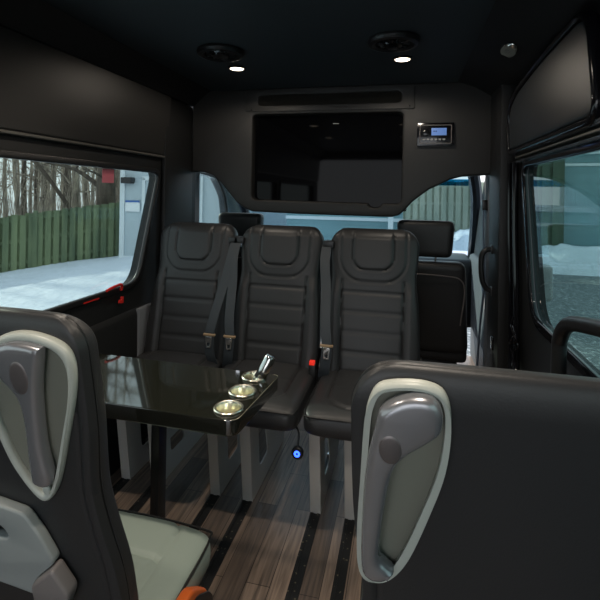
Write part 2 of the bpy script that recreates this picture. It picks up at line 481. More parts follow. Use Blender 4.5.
ROW_Y = 2.10
LABELROW = ['black leather seat nearest the big left window in the row of three',
            'black leather middle seat of the row of three, between two seats facing the camera',
            'black leather seat at the right end of the row of three, beside the aisle']
s1 = make_seat(LABELROW[0], (-1.072, ROW_Y, 0), 0, 'rear-facing row of three seats', belt=1, pedestal=(-.165, -.01))
s2 = make_seat(LABELROW[1], (-.607, ROW_Y, 0), 0, 'rear-facing row of three seats', belt=-1, pedestal=(-.185, -.035))
s3 = make_seat(LABELROW[2], (-.142, ROW_Y, 0), 0, 'rear-facing row of three seats', belt=-1, pedestal=(-.20, -.055))
# red-button buckle and glowing charger under the right seat
bk = obj('belt_buckle', Bx(-.272, -.24, -.10, -.075, .47, .565, bev=.006), 'black', s3)
obj('release_button', Bx(-.268, -.244, -.102, -.078, .56, .578, bev=.003), 'redbright', bk, label='red release button')
us = nb(); merge(us, lathe([(.024, 0), (.024, .012), (.02, .016), (0.012, .016)], (-.245, -.40, .338), 24, axis='Y'))
tube(us, spline([(-.245, -.405, .36), (-.25, -.38, .41), (-.30, -.34, .43)], 5), .004, 6)
us = obj('charger_puck', us, 'black', s3, label='round black charging socket hanging under the cushion')
obj('charger_light', lathe([(.012, .0165), (.012, .018), (.005, .018), (.005, .0165)], (-.245, -.40, .338), 24, axis='Y', cap=False), 'blueled', us, label='glowing blue ring')

# foreground seats (facing forward, we see the rears)
LS = make_seat('left foreground leather seat seen from behind, its cushion painted pale green-grey as if window-lit', (-.728, .797, -.04), math.pi, 'foreground seats seen from behind', belt=0, pedestal=(-.08, .08), fore=True)
RS = make_seat('black leather seat in the right foreground seen from behind, large plain back filling the corner', (.15, .704, -.03), math.pi, 'foreground seats seen from behind', belt=0, pedestal=(-.08, .08), fore=True)

def rear_plate(name, pts, m, parent, off, thick, bev, n=0, holes=(), **k):
    """outline given as (world x offset from seat centre, z); seat is turned round so local x = -x"""
    def tr(q):
        dx = .032 if (parent is LS or parent.parent is LS) else 0
        q = [(-p[0]-dx, p[1]+.04) for p in q]
        return closed(q, n) if n else q
    nrm = Vector((0, 1, -TILT)).normalized(); V = Vector((0, TILT, 1)).normalized(); sc = Vector((0, TILT, 1)).length
    loops = [[(x, (z-.45)*sc) for x, z in tr(l)] for l in (pts, *holes)]
    o = rear_pt(0, .45, off)
    return obj(name, plate(loops, thick, bev, o, (1, 0, 0), V, nrm), m, parent, sm=50, **k)

L_bez = [(0.018, 1.0663), (0.0300, 1.0880), (0.0665, 1.1016), (0.107, 1.1023), (0.1532, 1.0892), (0.1724, 1.0615), (0.1683, 1.006), (0.1393, 0.9127), (0.1073, 0.8198), (0.0792, 0.7795), (0.0517, 0.7884), (0.0167, 0.8384), (-0.0028, 0.8906), (-0.0150, 0.9409), (-0.0080, 1.0211)]
L_grip = [(0.030, 1.0702), (0.0678, 1.0894), (0.1201, 1.0872), (0.125, 1.0749), (0.1088, 1.0035), (0.1014, 0.9055), (0.1059, 0.8391), (0.0935, 0.822), (0.0705, 0.8263), (0.0667, 0.8543), (0.0702, 0.978), (0.0371, 1.0261)]
L_rec = [(0.1253, 1.0741), (0.1447, 1.0745), (0.1639, 1.0507), (0.1577, 1.0052), (0.1304, 0.9156), (0.1092, 0.8554), (0.1016, 0.9066), (0.1072, 0.9974)]
L_rec2 = [(0.0095, 1.0184), (0.0402, 0.9834), (0.0439, 0.8408), (0.036, 0.830), (0.008, 0.9007)]
L_in = [(.085+(x-.085)*.84, .94+(z-.94)*.90) for x, z in L_bez]
b = rear_plate('handle_bezel', L_bez, 'light_plastic', LS, -.004, .018, .007, n=5, holes=[L_in], label='light grey handle surround')
rear_plate('recess_panel', L_in, 'mid_plastic', b, -.002, .006, .001, n=5)
g = rear_plate('grab_handle', L_grip, 'grip', LS, .003, .026, .010, n=5, label='satin grey grab handle')
def dimple(cx, cz, rx, rz_, par, off):
    nrm = Vector((0, 1, -TILT)).normalized(); V = Vector((0, TILT, 1)).normalized(); sc = Vector((0, TILT, 1)).length
    bm = lathe([(1, 0), (.93, .09), (.8, .13), (.5, .17), (0, .19)], (0, 0, 0), 28)
    o = rear_pt(-cx-(.032 if par.parent is LS else 0), cz+.04, off)
    for v in bm.verts:
        c = v.co.copy(); v.co = o+Vector((1, 0, 0))*c.x*rx+V*c.y*rz_+nrm*c.z*.014
    return obj('grip_dimple', bm, 'dimple', par, sm=60)
dimple(.082, 1.033, .0185, .031, g, .0285)
rear_plate('screw_cap', circ(.084, .805, .0085, .009, 16), 'light_plastic', b, .008, .008, .003)

L_plate = [(-0.20, 0.765), (-0.0463, 0.7491), (0.0197, 0.7388), (0.0453, 0.7013), (0.0715, 0.6442), (0.0223, 0.5951), (0.0202, 0.5566), (-0.0828, 0.5688), (-0.20, 0.5688)]
L_block = [(0.0203, 0.5951), (0.0739, 0.6434), (0.1034, 0.5923), (0.0842, 0.5444), (0.0226, 0.5411)]
L_hole = [(-0.0857, 0.6958), (-0.046, 0.7042), (-0.0262, 0.6857), (-0.0329, 0.6751), (-0.0616, 0.6734), (-0.0908, 0.6716)]
M['bracket_light'] = mat('bracket_light', (.30, .325, .32), .42)
L_plate, L_block, L_hole = ([(x+.010, z+.012) for x, z in q] for q in (L_plate, L_block, L_hole))
pl = rear_plate('rear_bracket', rpoly(L_plate, .012), 'bracket_light', LS, .001, .02, .005, holes=[closed(L_hole, 3)], label='pale grey plastic bracket low on the back')
rear_plate('bracket_foot', rpoly(L_block, .010), 'bracket', pl, .004, .03, .006, label='darker grey end block')

R_bez = [(-0.1881, 1.0879), (-0.1759, 1.1105), (-0.1463, 1.1188), (-0.1173, 1.118), (-0.1003, 1.1065), (-0.0943, 1.0735), (-0.0995, 1.0154), (-0.1176, 0.9517), (-0.1422, 0.8825), (-0.1634, 0.8473), (-0.1836, 0.8348), (-0.1995, 0.8476), (-0.202, 0.9008), (-0.1962, 0.9976), (-0.1923, 1.0583)]
R_grip = [(-0.1782, 1.0695), (-0.1708, 1.0915), (-0.1461, 1.1078), (-0.1195, 1.1102), (-0.1062, 1.0965), (-0.1062, 1.0717), (-0.1203, 1.0554), (-0.1448, 1.034), (-0.1587, 1.0108), (-0.1671, 0.9603), (-0.1736, 0.8948), (-0.1637, 0.8773), (-0.1555, 0.8694), (-0.169, 0.856), (-0.1882, 0.8572), (-0.1955, 0.8821), (-0.1908, 0.9985)]
R_in = [(-.148+(x+.148)*.86, .985+(z-.985)*.92) for x, z in R_bez]
b = rear_plate('handle_bezel', R_bez, 'light_plastic', RS, -.004, .018, .007, n=5, holes=[R_in], label='light grey handle surround')
rear_plate('recess_panel', R_in, 'mid_plastic', b, -.002, .006, .001, n=5)
g = rear_plate('grab_handle', R_grip, 'grip', RS, .003, .026, .010, n=5, label='satin grey grab handle')
dimple(-.1615, 1.046, .013, .019, g, .0285)
# orange lever on the aisle side of the left seat cushion
lv = nb(); merge(lv, plate([rpoly([(.10, .42), (.24, .32), (.275, .34), (.255, .385), (.18, .445), (.12, .45)], .02)], .03, .008, (-.262, 0, 0), (0, -1, 0), (0, 0, 1), (1, 0, 0)))
lv = obj('armrest_lever', lv, 'orange', LS, label='orange lever at the cushion side')
obj('lever_edge', plate([rpoly([(.11, .40), (.25, .30), (.29, .33), (.265, .37), (.2, .415), (.13, .43)], .02)], .014, .003, (-.266, 0, 0), (0, -1, 0), (0, 0, 1), (1, 0, 0)), 'black', lv)
obj('lever_clip', Bx(-.246, -.228, -.06, -.04, .49, .515, bev=.003), 'whitemark', LS, label='small white clip')
# left seat cushion: window light put into a paler green-grey leather colour
for ch in LS.children:
    if ch.name.startswith('seat_cushion'):
        me = ch.data.copy(); M['pale'] = add_noise(mat('lit_cushion_leather', (.27, .32, .28), .5, spec=.4), 350, .12)
        me.materials.clear(); me.materials.append(M['pale']); ch.data = me; ch['label'] = 'cushion painted pale green-grey as if lit from the windows'

# ------------------------------------------------------------------ table
TB = thing('side_table', 'glossy dark table with three chrome cup holders, reaching from the left wall', 'table', (-.95, 1.32, 0))
tl = rpoly([(-.375, -.165), (.515, -.175), (.545, .155), (-.375, .175)], [.01, .035, .02, .01], 8)
holes = [circ(.955-.485, dy, .036, n=32) for dy in (-.112, .0, .115)]
top = obj('tabletop', plate([tl, *holes], .045, .003, (0, 0, .675), (1, 0, 0), (0, 1, 0)), 'table', TB, sm=0)
rim = nb(); off = [(p[0], p[1], .7195) for p in tl]
idx = [i for i, p in enumerate(off) if p[0] > .45 and p[1] > -.172]
tube(rim, [off[i] for i in idx if True], .0012, 6)
obj('edge_line', rim, 'tableedge', top, label='thin bright line along the aisle edge')
for k, dy in enumerate((-.112, .0, .115)):
    c = lathe([(.0315, 0), (.033, -.0), (.0345, -.055), (.0345, .0), (.041, .001), (.0425, .004), (.0405, .0065), (.036, .005), (.0335, .0), (.033, -.05), (0, -.0505)], (0, 0, 0), 40, cap=False)
    bm = lathe([(.0355, -.056), (.0355, .0005), (.0415, .001), (.043, .004), (.041, .0065), (.036, .0055), (.0335, .0), (.033, -.052), (0, -.0525)], (.47, dy, .7202), 40, cap=True)
    obj('cup_holder', bm, 'gold', TB, sm=50, label='polished steel cup holder, ' + ['nearest the camera', 'in the middle', 'farthest and holding the tube'][k])
obj('pole', Bx(.172, .202, -.025, .025, .012, .676, bev=.006), 'black', TB)
obj('pole_base', lathe([(.09, 0), (.09, .006), (.08, .012), (0, .012)], (.19, 0, 0), 32), 'black', TB)
# chrome tube leaning in the far cup holder
tb = lathe([(0, 0), (.0175, 0), (.0195, .003), (.0195, .124), (.016, .131), (.0, .129)], (0, 0, 0), 28)
CT = obj('chrome_tube', tb, 'chrome', loc=(-.482, 1.422, .680), rot=(R(-6), R(27), 0), sm=50)
tag(CT, 'shiny chrome tube leaning out of the far cup holder of the table', 'tube')
obj('dark_button', Bx(-.007, .007, -.0208, -.018, .066, .078, bev=.001), 'black', CT)

# ------------------------------------------------------------------ room shell
def grow(pts, d):
    cx = sum(p[0] for p in pts)/len(pts); cy = sum(p[1] for p in pts)/len(pts)
    out = []
    N = len(pts)
    for i in range(N):
        a = Vector(pts[i-1]); b = Vector(pts[(i+1) % N]); t = (b-a).normalized(); n = Vector((t.y, -t.x))
        out.append((pts[i][0]+n.x*d, pts[i][1]+n.y*d))
    return out

struct('floor', Bx(-1.46, .66, -1.65, 4.0, -.06, 0), 'floor')
# left wall plate in (y,z), windows as holes
Lwin = rpoly([(.72, .868), (2.07, .868), (2.262, 1.44), (.72, 1.452)], [.07, .09, .06, .07], 8)
Lwin2 = rpoly([(-1.25, .868), (.56, .868), (.56, 1.45), (-1.25, 1.45)], .07, 8)
wallo = [(-1.62, 0), (2.72, 0), (2.72, ZC), (-1.62, ZC)]
struct('wall_left', plate([wallo, grow(Lwin, .018), grow(Lwin2, .018)], .06, 0, (-1.40, 0, 0), (0, 1, 0), (0, 0, 1)), 'panel_dark')
w1 = struct('window_1', plate([Lwin], .004, 0, (-1.356, 0, 0), (0, 1, 0), (0, 0, 1)), 'glass')
obj('window_frame', plate([grow(Lwin, .022), grow(Lwin, -.006)], .022, .007, (-1.348, 0, 0), (0, 1, 0), (0, 0, 1)), 'rubber', w1)
w2 = struct('window_2', plate([Lwin2], .004, 0, (-1.375, 0, 0), (0, 1, 0), (0, 0, 1)), 'glass')
obj('window_frame', plate([grow(Lwin2, .022), grow(Lwin2, -.006)], .022, .007, (-1.348, 0, 0), (0, 1, 0), (0, 0, 1)), 'rubber', w2)
# lower wall lining with a ledge, and padded upper panel
def prism(prof, y0, y1, flip=False, bev=0):
    """profile in (x,z) swept along y"""
    bm = nb(); a = [bm.verts.new((x, y0, z)) for x, z in prof]; b = [bm.verts.new((x, y1, z)) for x, z in prof]; n = len(prof)
    for i in range(n): bm.faces.new((a[i], a[(i+1) % n], b[(i+1) % n], b[i]))
    bm.faces.new(a[::-1]); bm.faces.new(b)
    if bev: bmesh.ops.bevel(bm, geom=[e for e in bm.edges], offset=bev, segments=2, affect='EDGES')
    return bm
struct('trim_1', prism([(-1.345, 0), (-1.315, 0), (-1.322, .70), (-1.328, .722), (-1.345, .74)], -1.6, 2.14, bev=.003), 'panel_dark')
struct('trim_2', prism([(-1.342, 1.54), (-1.322, 1.54), (-1.298, 1.872), (-1.342, 1.872)], -1.6, 2.32, bev=.004), 'panel')
struct('trim_3', prism([(-1.342, 1.524), (-1.315, 1.524), (-1.314, 1.536), (-1.342, 1.536)], -1.6, 2.34, bev=.003), 'trimlight')
struct('trim_4', prism([(-1.342, 1.876), (-1.30, 1.876), (-1.19, ZC-.003), (-1.342, ZC-.003)], -1.6, 2.62), 'panel_dark')
struct('trim_5', Bx(-1.342, -1.310, 2.285, 2.62, 0, 1.87, bev=.012), 'panel_dark')
struct('trim_6', prism([(-1.342, .46), (-1.312, .46), (-1.312, .73), (-1.342, .73)], 2.055, 2.205, bev=.004), 'greyfabric')
# ceiling
struct('ceiling', plate([[(-1.42, -1.62), (.62, -1.62), (.62, 2.8), (-1.42, 2.8)]], .05, 0, (0, 0, ZC), (1, 0, 0), (0, 1, 0)), 'headliner')
struct('trim_7', prism([(.27, ZC-.003), (.36, ZC-.035), (.44, 1.885), (.515, 1.87), (.515, ZC-.003)], -1.6, 2.62, bev=.002), 'panel_dark')

# unseen rear doorway, left open to let daylight onto the seat backs; frame only
struct('wall_rear', plate([[(-1.46, 0), (.62, 0), (.62, ZC), (-1.46, ZC)], rpoly([(-1.34, .02), (.50, .02), (.50, 1.86), (-1.34, 1.86)], .12, 8)], .05, .01, (0, -1.57, 0), (1, 0, 0), (0, 0, 1)), 'panel_dark')

# right side: sliding door wall
Rwin = rpoly([(.62, .86), (1.97, .86), (2.16, 1.475), (.62, 1.475)], [.07, .10, .07, .07], 8)
Rwin2 = rpoly([(-1.25, .86), (.40, .86), (.40, 1.475), (-1.25, 1.475)], .07, 8)
struct('wall_right', plate([[(-1.62, 0), (2.72, 0), (2.72, ZC), (-1.62, ZC)], grow(Rwin, .026), grow(Rwin2, .0)], .05, 0, (.515, 0, 0), (0, 1, 0), (0, 0, 1)), 'panel_dark')
w5 = struct('window_5', plate([Rwin], .004, 0, (.522, 0, 0), (0, 1, 0), (0, 0, 1)), 'glass2')
obj('window_frame', plate([grow(Rwin, .03), grow(Rwin, -.006)], .02, .007, (.50, 0, 0), (0, 1, 0), (0, 0, 1)), 'blackgloss', w5)
w6 = struct('window_6', plate([Rwin2], .004, 0, (.54, 0, 0), (0, 1, 0), (0, 0, 1)), 'glass2')
# header rails over the door
for i, (z, th, x, m, y1) in enumerate([(1.540, .016, .484, 'rail', 2.31), (1.516, .007, .480, 'trimlight', 2.20), (1.500, .010, .490, 'rail', 2.26)]):
    struct('trim_%d' % (8+i), Bx(x, .52, -1.5, y1, z-th/2, z+th/2, bev=.003), m)
# upper blanked panel of the door and its glossy surround
up = rpoly([(1.325, 1.562), (2.305, 1.562), (2.33, 1.74), (2.20, 1.80), (1.80, 1.842), (1.39, 1.852)], [.05, .02, .08, .08, .2, .09], 8)
o = struct('trim_11', plate([up], .035, .010, (.478, 0, 0), (0, 1, 0), (0, 0, 1)), 'door_panel')
upo = grow(up, .028)
struct('trim_12', plate([upo, grow(up, .004)], .045, .012, (.470, 0, 0), (0, 1, 0), (0, 0, 1)), 'blackgloss')
# pillar behind the door (B pillar) and mouldings
struct('trim_13', Bx(.445, .515, 2.34, 2.62, 0, ZC-.05, bev=.015), 'panel_dark')
for i, (y, x, r_, m) in enumerate([(2.315, .485, .010, 'blackgloss'), (2.27, .493, .008, 'bluegrey'), (2.225, .49, .012, 'blackgloss'), (2.235, .486, .007, 'bluegrey')]):
    pts = [(x, y, 1.50), (x+.001, y-.01, 1.2), (x+.002, y-.05, .9), (x+.003, y-.07, .5), (x+.003, y-.07, .02)]
    bm = tube(nb(), spline(pts, 5), r_, 8)
    struct('trim_%d' % (14+i), bm, m)
# crumpled cable loom at the foot of the pillar
for k in range(3):
    random.seed(31+k); pts = []
    for j in range(9):
        pts.append((.47+random.uniform(-.012, .012), 2.12+random.uniform(-.07, .07)-.0*j, .80-.05*j+random.uniform(-.02, .02)))
    cb = obj('door_cable', tube(nb(), spline(pts, 6), .006-.001*k, 8), 'blackgloss')
    tag(cb, ['thick glossy black cable bunched at the foot of the door pillar', 'medium glossy black cable tangled beside the door pillar', 'thin glossy black cable curling low by the door pillar'][k], 'cable', 'cables by the sliding door')

# ------------------------------------------------------------------ bulkhead over the cab
BY = 2.60
outl = [(-1.31, ZC-.003), (-1.31, 1.462), (-1.225, 1.461), (-1.165, 1.44), (-1.116, 1.399), (-1.06, 1.335), (-1.009, 1.278), (-.96, 1.243), (-.905, 1.222), (-.604, 1.215), (-.07, 1.212), (-.03, 1.225), (.001, 1.255), (.04, 1.30), (.082, 1.335), (.13, 1.372), (.188, 1.40), (.245, 1.43), (.307, 1.447), (.46, 1.458), (.46, ZC-.003)]
tvh = rpoly([(-.911, 1.296), (-.21, 1.288), (-.20, 1.268), (-.168, 1.262), (-.137, 1.268), (-.128, 1.288), (-.02, 1.288), (-.018, 1.808), (-.911, 1.812)], [.03, .012, .018, .014, .018, .012, .03, .03, .03], 6)
BH = struct('wall_front', plate([outl, tvh], .11, .012, (0, BY+.11, 0), (1, 0, 0), (0, 0, 1), (0, -1, 0)), 'bulkhead')
TV = thing('television', 'large black television screen recessed in the overhead panel above the seats', 'television', (-.465, BY+.06, 1.55))
obj('screen', Bx(-.47, .47, 0, .012, -.30, .285), 'screen', TV)
obj('screen_bezel', plate([rrect(-.475, .475, -.305, .29, .01), rrect(-.455, .455, -.285, .275, .01)], .008, .002, (0, 0, 0), (1, 0, 0), (0, 0, 1), (0, -1, 0)), 'blackgloss', TV)
obj('status_light', Bx(.04, .075, -.003, 0, .205, .209), 'whitemark', TV)
# overhead access panel with a long grille slot
AP = thing('overhead_grille', 'long narrow overhead panel with a rounded speaker grille slot above the television', 'grille', (-.455, BY, 1.893))
sl = rrect(-.42, .43, -.033, .033, .03)
obj('cover_plate', plate([rpoly([(-.50, -.066), (.50, -.070), (.50, .068), (-.50, .068)], .012), sl], .008, .003, (0, -.001, 0), (1, 0, 0), (0, 0, 1), (0, -1, 0)), 'bulkhead', AP)
M['mesh'] = add_noise(mat('grille_mesh', (.03, .027, .022), .4, metal=.5), 900, 1.0, dist=.004)
gr = nb()
merge(gr, Bx(-.415, .425, -.004, -.001, -.031, .031))
for i in range(70):
    x = -.41+i*.012; box(gr, x, x+.003, -.006, -.004, -.030, .030)
obj('grille_mesh', gr, 'mesh', AP)
for x in (-.46, .12, .47):
    obj('screw', lathe([(.004, 0), (.004, .002), (0, .003)], (x, -.009, -.055), 10, axis='Y'), 'blackgloss', AP)
# radio
RD = thing('radio_unit', 'small black radio with a lit blue display right of the television', 'radio', (.158, BY, 1.676))
obj('housing', Bx(-.098, .098, -.022, .004, -.064, .064, bev=.003), 'blackgloss', RD)
obj('face_rim', plate([rrect(-.085, .085, -.052, .052, .008), rrect(-.081, .081, -.048, .048, .006)], .004, .001, (0, -.0215, 0), (1, 0, 0), (0, 0, 1), (0, -1, 0)), 'bracket', RD)
dsp = obj('display', Bx(-.022, .058, -.025, -.021, -.006, .034, bev=.001), 'lcd', RD, label='lit blue display')
dm = nb(); box(dm, -.012, -.004, -.0256, -.025, .012, .020); box(dm, -.001, .007, -.0256, -.025, .012, .020)
obj('display_marks', dm, 'lcdtext', dsp)
obj('dial', lathe([(.019, 0), (.018, .01), (.012, .012), (0, .011)], (-.05, -.021, .008), 24, axis='Y'), 'blackgloss', RD)
for i in range(6):
    obj('radio_button', Bx(-.068+i*.021, -.054+i*.021, -.026, -.021, -.033, -.024, bev=.002), 'whitemark', RD)

# ceiling vents and lamps
def vent(x, y, label):
    t = thing('ceiling_vent', label, 'vent', (x, y, ZC), 0, 'round ceiling vents')
    obj('vent_ring', lathe([(.104, 0), (.106, -.010), (.100, -.022), (.085, -.026), (.072, -.020), (.07, -.012), (.07, 0)], (0, 0, 0), 48, cap=False), 'black', t)
    obj('vent_core', lathe([(.068, -.002), (.066, -.016), (.04, -.020), (.036, -.026), (.02, -.028), (0, -.028)], (0, 0, 0), 40), 'blackgloss', t)
    f = nb()
    for k in range(5):
        box(f, -.064, .064, -.0015, .0015, -.022, -.014, mtx=Matrix.Rotation(R(k*36), 4, 'Z'))
    obj('vent_vanes', f, 'black', t)
vent(-.815, 1.88, 'black round ceiling air vent on the left, above the middle seats')
vent(-.057, 1.865, 'black round ceiling air vent on the right, in front of the radio')
def lamp(x, y, label, power=13):
    t = thing('ceiling_light', label, 'ceiling light', (x, y, ZC), 0, 'recessed ceiling lights')
    obj('lamp_ring', lathe([(.037, 0), (.047, 0), (.047, -.005), (.038, -.008), (.034, -.004)], (0, 0, 0), 40, cap=False), 'chrome' if y < 1.5 else 'black', t)
    obj('lamp_lens', lathe([(.0355, -.001), (.034, -.006), (0, -.007)], (0, 0, 0), 32, cap=True), 'lampwarm', t)
    l = bpy.data.lights.new('spot', 'SPOT'); l.energy = power; l.color = (1, .88, .74); l.spot_size = R(172 if y > 1.5 else 130); l.spot_blend = .35 if y > 1.5 else .7; l.shadow_soft_size = .03
    o = bpy.data.objects.new('lamp_bulb', l); COL.objects.link(o); o.location = (0, 0, -.012); o.parent = t
lamp(-.842, 2.15, 'small lit round ceiling light just beyond the left air vent', 4)
lamp(-.022, 2.13, 'small lit round ceiling light just beyond the right air vent', 4)
lamp(-.835, 1.22, 'lit round chrome-rimmed ceiling light at the top edge of the photo')
lamp(-.02, 1.22, 'added unseen ceiling light, round and chrome-rimmed, over the right seats')  # this lamp and the next two are unseen, added for interior light
lamp(-.84, .33, 'added unseen ceiling light, round and chrome-rimmed, above the left foreground seat')
lamp(-.02, .33, 'added unseen ceiling light, round and chrome-rimmed, above the right foreground seat')
# unlit oval lamp on the right cove
OV = thing('oval_lamp', 'unlit oval glass lamp on the sloping ceiling edge above the sliding door', 'lamp', (.385, 1.88, 1.912))
OV.rotation_euler = (0, R(28), 0)
obj('lamp_glass', lathe([(1, 0), (.98, -.35), (.8, -.8), (.4, -1), (0, -1.02)], (0, 0, 0), 32), 'chrome', OV)
for v in OV.children[0].data.vertices: v.co.x *= .034; v.co.y *= .06; v.co.z *= .014
rb = nb()
for i in range(7):
    yy = -.043+i*.0143; hw = .031*math.sqrt(1-(yy/.058)**2)*.9; box(rb, -hw, hw, yy-.0022, yy+.0022, -.0155, -.006)
obj('lamp_ribs', rb, 'mid_plastic', OV)

# red emergency latch, warning strip and a painted red reflection on the left window
EL = thing('emergency_latch', 'red emergency release lever on the sill of the big left window', 'lever', (-1.322, 1.84, .855))
a = tube(nb(), spline([(.012, -.05, .026), (.014, 0, .034), (.014, .045, .036), (.012, .062, .030), (.008, .064, .006)], 6), .0065, 10)
obj('lever', a, 'red', EL)
obj('latch_bracket', plate([rpoly([(.058, -.058), (.088, -.062), (.088, -.030), (.074, -.030), (.074, -.042), (.058, -.042)], .004)], .012, .002, (-.005, 0, 0), (0, 1, 0), (0, 0, 1)), 'red', EL)
st = obj('warning_strip', Bx(-1.3265, -1.3252, 1.66, 1.76, .850, .856), 'red'); tag(st, 'thin red warning strip along the sill below the left window', 'label strip')
st = obj('window_red_reflection', plate([rrect(1.80, 1.885, 1.372, 1.436, .006)], .0012, 0, (-1.3515, 0, 0), (0, 1, 0), (0, 0, 1)), 'redreflect'); tag(st, 'faint red square reflection painted near the top of the left window', 'reflection')

# grab handle and switch on the right pillar
GH = thing('pillar_grab_handle', 'black curved grab handle on the pillar beside the front passenger seat', 'grab handle', (.445, 2.50, .96))
obj('handle_bar', tube(nb(), spline([(0, .0, .105), (-.03, .0, .10), (-.05, .0, .07), (-.052, .0, 0), (-.045, 0, -.06), (-.025, .0, -.10), (.0, 0, -.11)], 6), .0135, 10), 'black', GH)
for z in (.105, -.11): obj('handle_mount', Bx(-.008, .004, -.02, .02, z-.022, z+.022, bev=.004), 'black', GH)
SW = thing('rocker_switch', 'small square black switch low on the right pillar with a pale symbol', 'switch', (.445, 2.44, .60))
obj('switch_plate', Bx(-.008, .001, -.022, .022, -.032, .032, bev=.003), 'blackgloss', SW)
obj('switch_symbol', plate([rrect(-.008, .008, -.009, .009, .001), rrect(-.005, .005, -.006, .006, .001)], .001, 0, (-.009, 0, 0), (0, 1, 0), (0, 0, 1)), 'whitemark', SW)
# entry grab rail
GR = thing('entry_grab_rail', 'thick black curved grab rail beside the sliding door', 'grab rail', (.455, 1.2, 0))
obj('rail', tube(nb(), spline([(.0, -.32, 0.02), (.0, -.32, .9), (.0, -.25, 1.03), (.0, -.1, 1.045), (0, .06, 1.02), (0, .20, .985), (.0, .27, .93), (0, .285, .85), (.0, .285, .5), (0, .285, .02)], 8), .021, 14), 'black', GR)
for y in (-.32, .285): obj('floor_flange', lathe([(.045, 0), (.045, .008), (.03, .014), (0, .014)], (0, y, 0), 24), 'black', GR)

# floor seat tracks
trk = []
for k, x in enumerate((-1.237, -1.082, -.792, -.642, -.342, -.197)):
    b = nb()
    box(b, x-.021, x-.008, -1.4, 2.30, .0, .004); box(b, x+.008, x+.021, -1.4, 2.30, .0, .004); box(b, x-.008, x+.008, -1.4, 2.30, .0, .0012)
    t = obj('floor_track', b, 'track', sm=0)
    tag(t, ['black seat track in the floor nearest the left wall', 'black floor track under the left seat of the row, its aisle-side foot', 'black floor track under the middle seat, its window-side foot',
            'black floor track under the middle seat, its aisle-side foot', 'black floor track running under the right seat of the row, left foot', 'black floor track running under the right seat of the row, rightmost of the tracks'][k], 'floor track', 'seat tracks let into the floor')

# ------------------------------------------------------------------ cab
def bucket(label, loc, sc=1):
    t = thing('front_seat', label, 'seat', loc, 0, 'front cab seats')
    def pad(w, d, z0, z1, y, tilt, r):
        b = Bx(-w, w, y-d, y+d, z0, z1, bev=r, seg=5)
        for v in b.verts:
            v.co.y -= (v.co.z-z0)*tilt
            k = (v.co.z-z0)/(z1-z0); v.co.x *= 1-.18*max(0, k-.4)
        return b
    bk = obj('backrest', pad(.25, .06, .42, .96, .05, .12, .05), 'leather', t, sm=60)
    pts = [(-.2, -.005, .6), (-.218, -.03, .80), (-.19, -.045, .87), (-.12, -.054, .885), (0, -.056, .89), (.12, -.054, .885), (.19, -.045, .87), (.218, -.03, .80), (.2, -.005, .6)]
    obj('backrest_seam', tube(nb(), spline([(x, y-.030, z) for x, y, z in pts], 5), .0035, 6), 'bracket', bk)
    hr = Bx(-.155, .155, -.085, .015, .985, 1.195, bev=.042, seg=6)
    for v in hr.verts: v.co.x *= 1+.10*(1-(1.195-v.co.z)/.21)-.05
    obj('headrest', hr, 'leather', t, sm=60)
    for x in (-.06, .06): obj('headrest_post', tube(nb(), [(x, -.03, .92), (x, -.03, 1.0)], .006, 8), 'chrome', t)
    obj('seat_cushion', Bx(-.25, .25, .02, .55, .36, .48, bev=.04, seg=4), 'leather', t, sm=60)
    obj('seat_base', Bx(-.2, .2, .06, .5, 0, .36, bev=.02), 'black', t)
    return t
bucket('black front passenger seat with headrest, right of the row of three', (.118, 2.74, 0))
bucket('black driver seat whose headrest shows behind the left and middle seats', (-1.11, 3.0, 0))
# cab side walls with windows and pillars
cabwL = rpoly([(2.79, .90), (3.42, .90), (3.30, 1.30), (3.14, 1.44), (2.79, 1.47)], .05, 6)
cabo = [(2.72, 0), (4.05, 0), (4.05, .86), (3.62, 1.30), (3.40, 1.56), (3.2, 1.72), (2.72, 1.80)]
struct('wall_cab_left', plate([cabo, cabwL], .05, .004, (-1.43, 0, 0), (0, 1, 0), (0, 0, 1)), 'bluegrey')
w7 = struct('window_7', plate([cabwL], .004, 0, (-1.41, 0, 0), (0, 1, 0), (0, 0, 1)), 'glass')
obj('window_frame', plate([grow(cabwL, .03), grow(cabwL, -.002)], .02, .006, (-1.385, 0, 0), (0, 1, 0), (0, 0, 1)), 'rubber', w7)
struct('wall_cab_right', plate([cabo, cabwL], .05, .004, (.56, 0, 0), (0, 1, 0), (0, 0, 1)), 'cabgrey')
w8 = struct('window_8', plate([cabwL], .004, 0, (.58, 0, 0), (0, 1, 0), (0, 0, 1)), 'glass')
struct('trim_18', Bx(-1.375, -1.345, 2.625, 2.80, .3, 1.6, bev=.01), 'greyfabric')
struct('trim_19', Bx(.455, .53, 2.66, 2.80, .2, 1.60, bev=.02), 'greyfabric')
# windshield and its pillars
wsU = Vector((1, 0, 0)); wsV = Vector((0, -.45, .70)); o0 = Vector((-.42, 4.0, .88))
w9 = struct('window_9', plate([[(-.98, 0), (.98, 0), (.90, .92), (-.90, .92)]], .004, 0, o0, wsU, wsV), 'windshield')
for s, k in ((-1, 20), (1, 21)):
    pts = [(-.42+s*.985, 4.03, .80), (-.42+s*.975, 3.84, 1.10), (-.42+s*.95, 3.66, 1.36), (-.42+s*.90, 3.52, 1.56)]
    struct('trim_%d' % k, tube(nb(), spline(pts, 6), .045, 10), 'bluegrey')
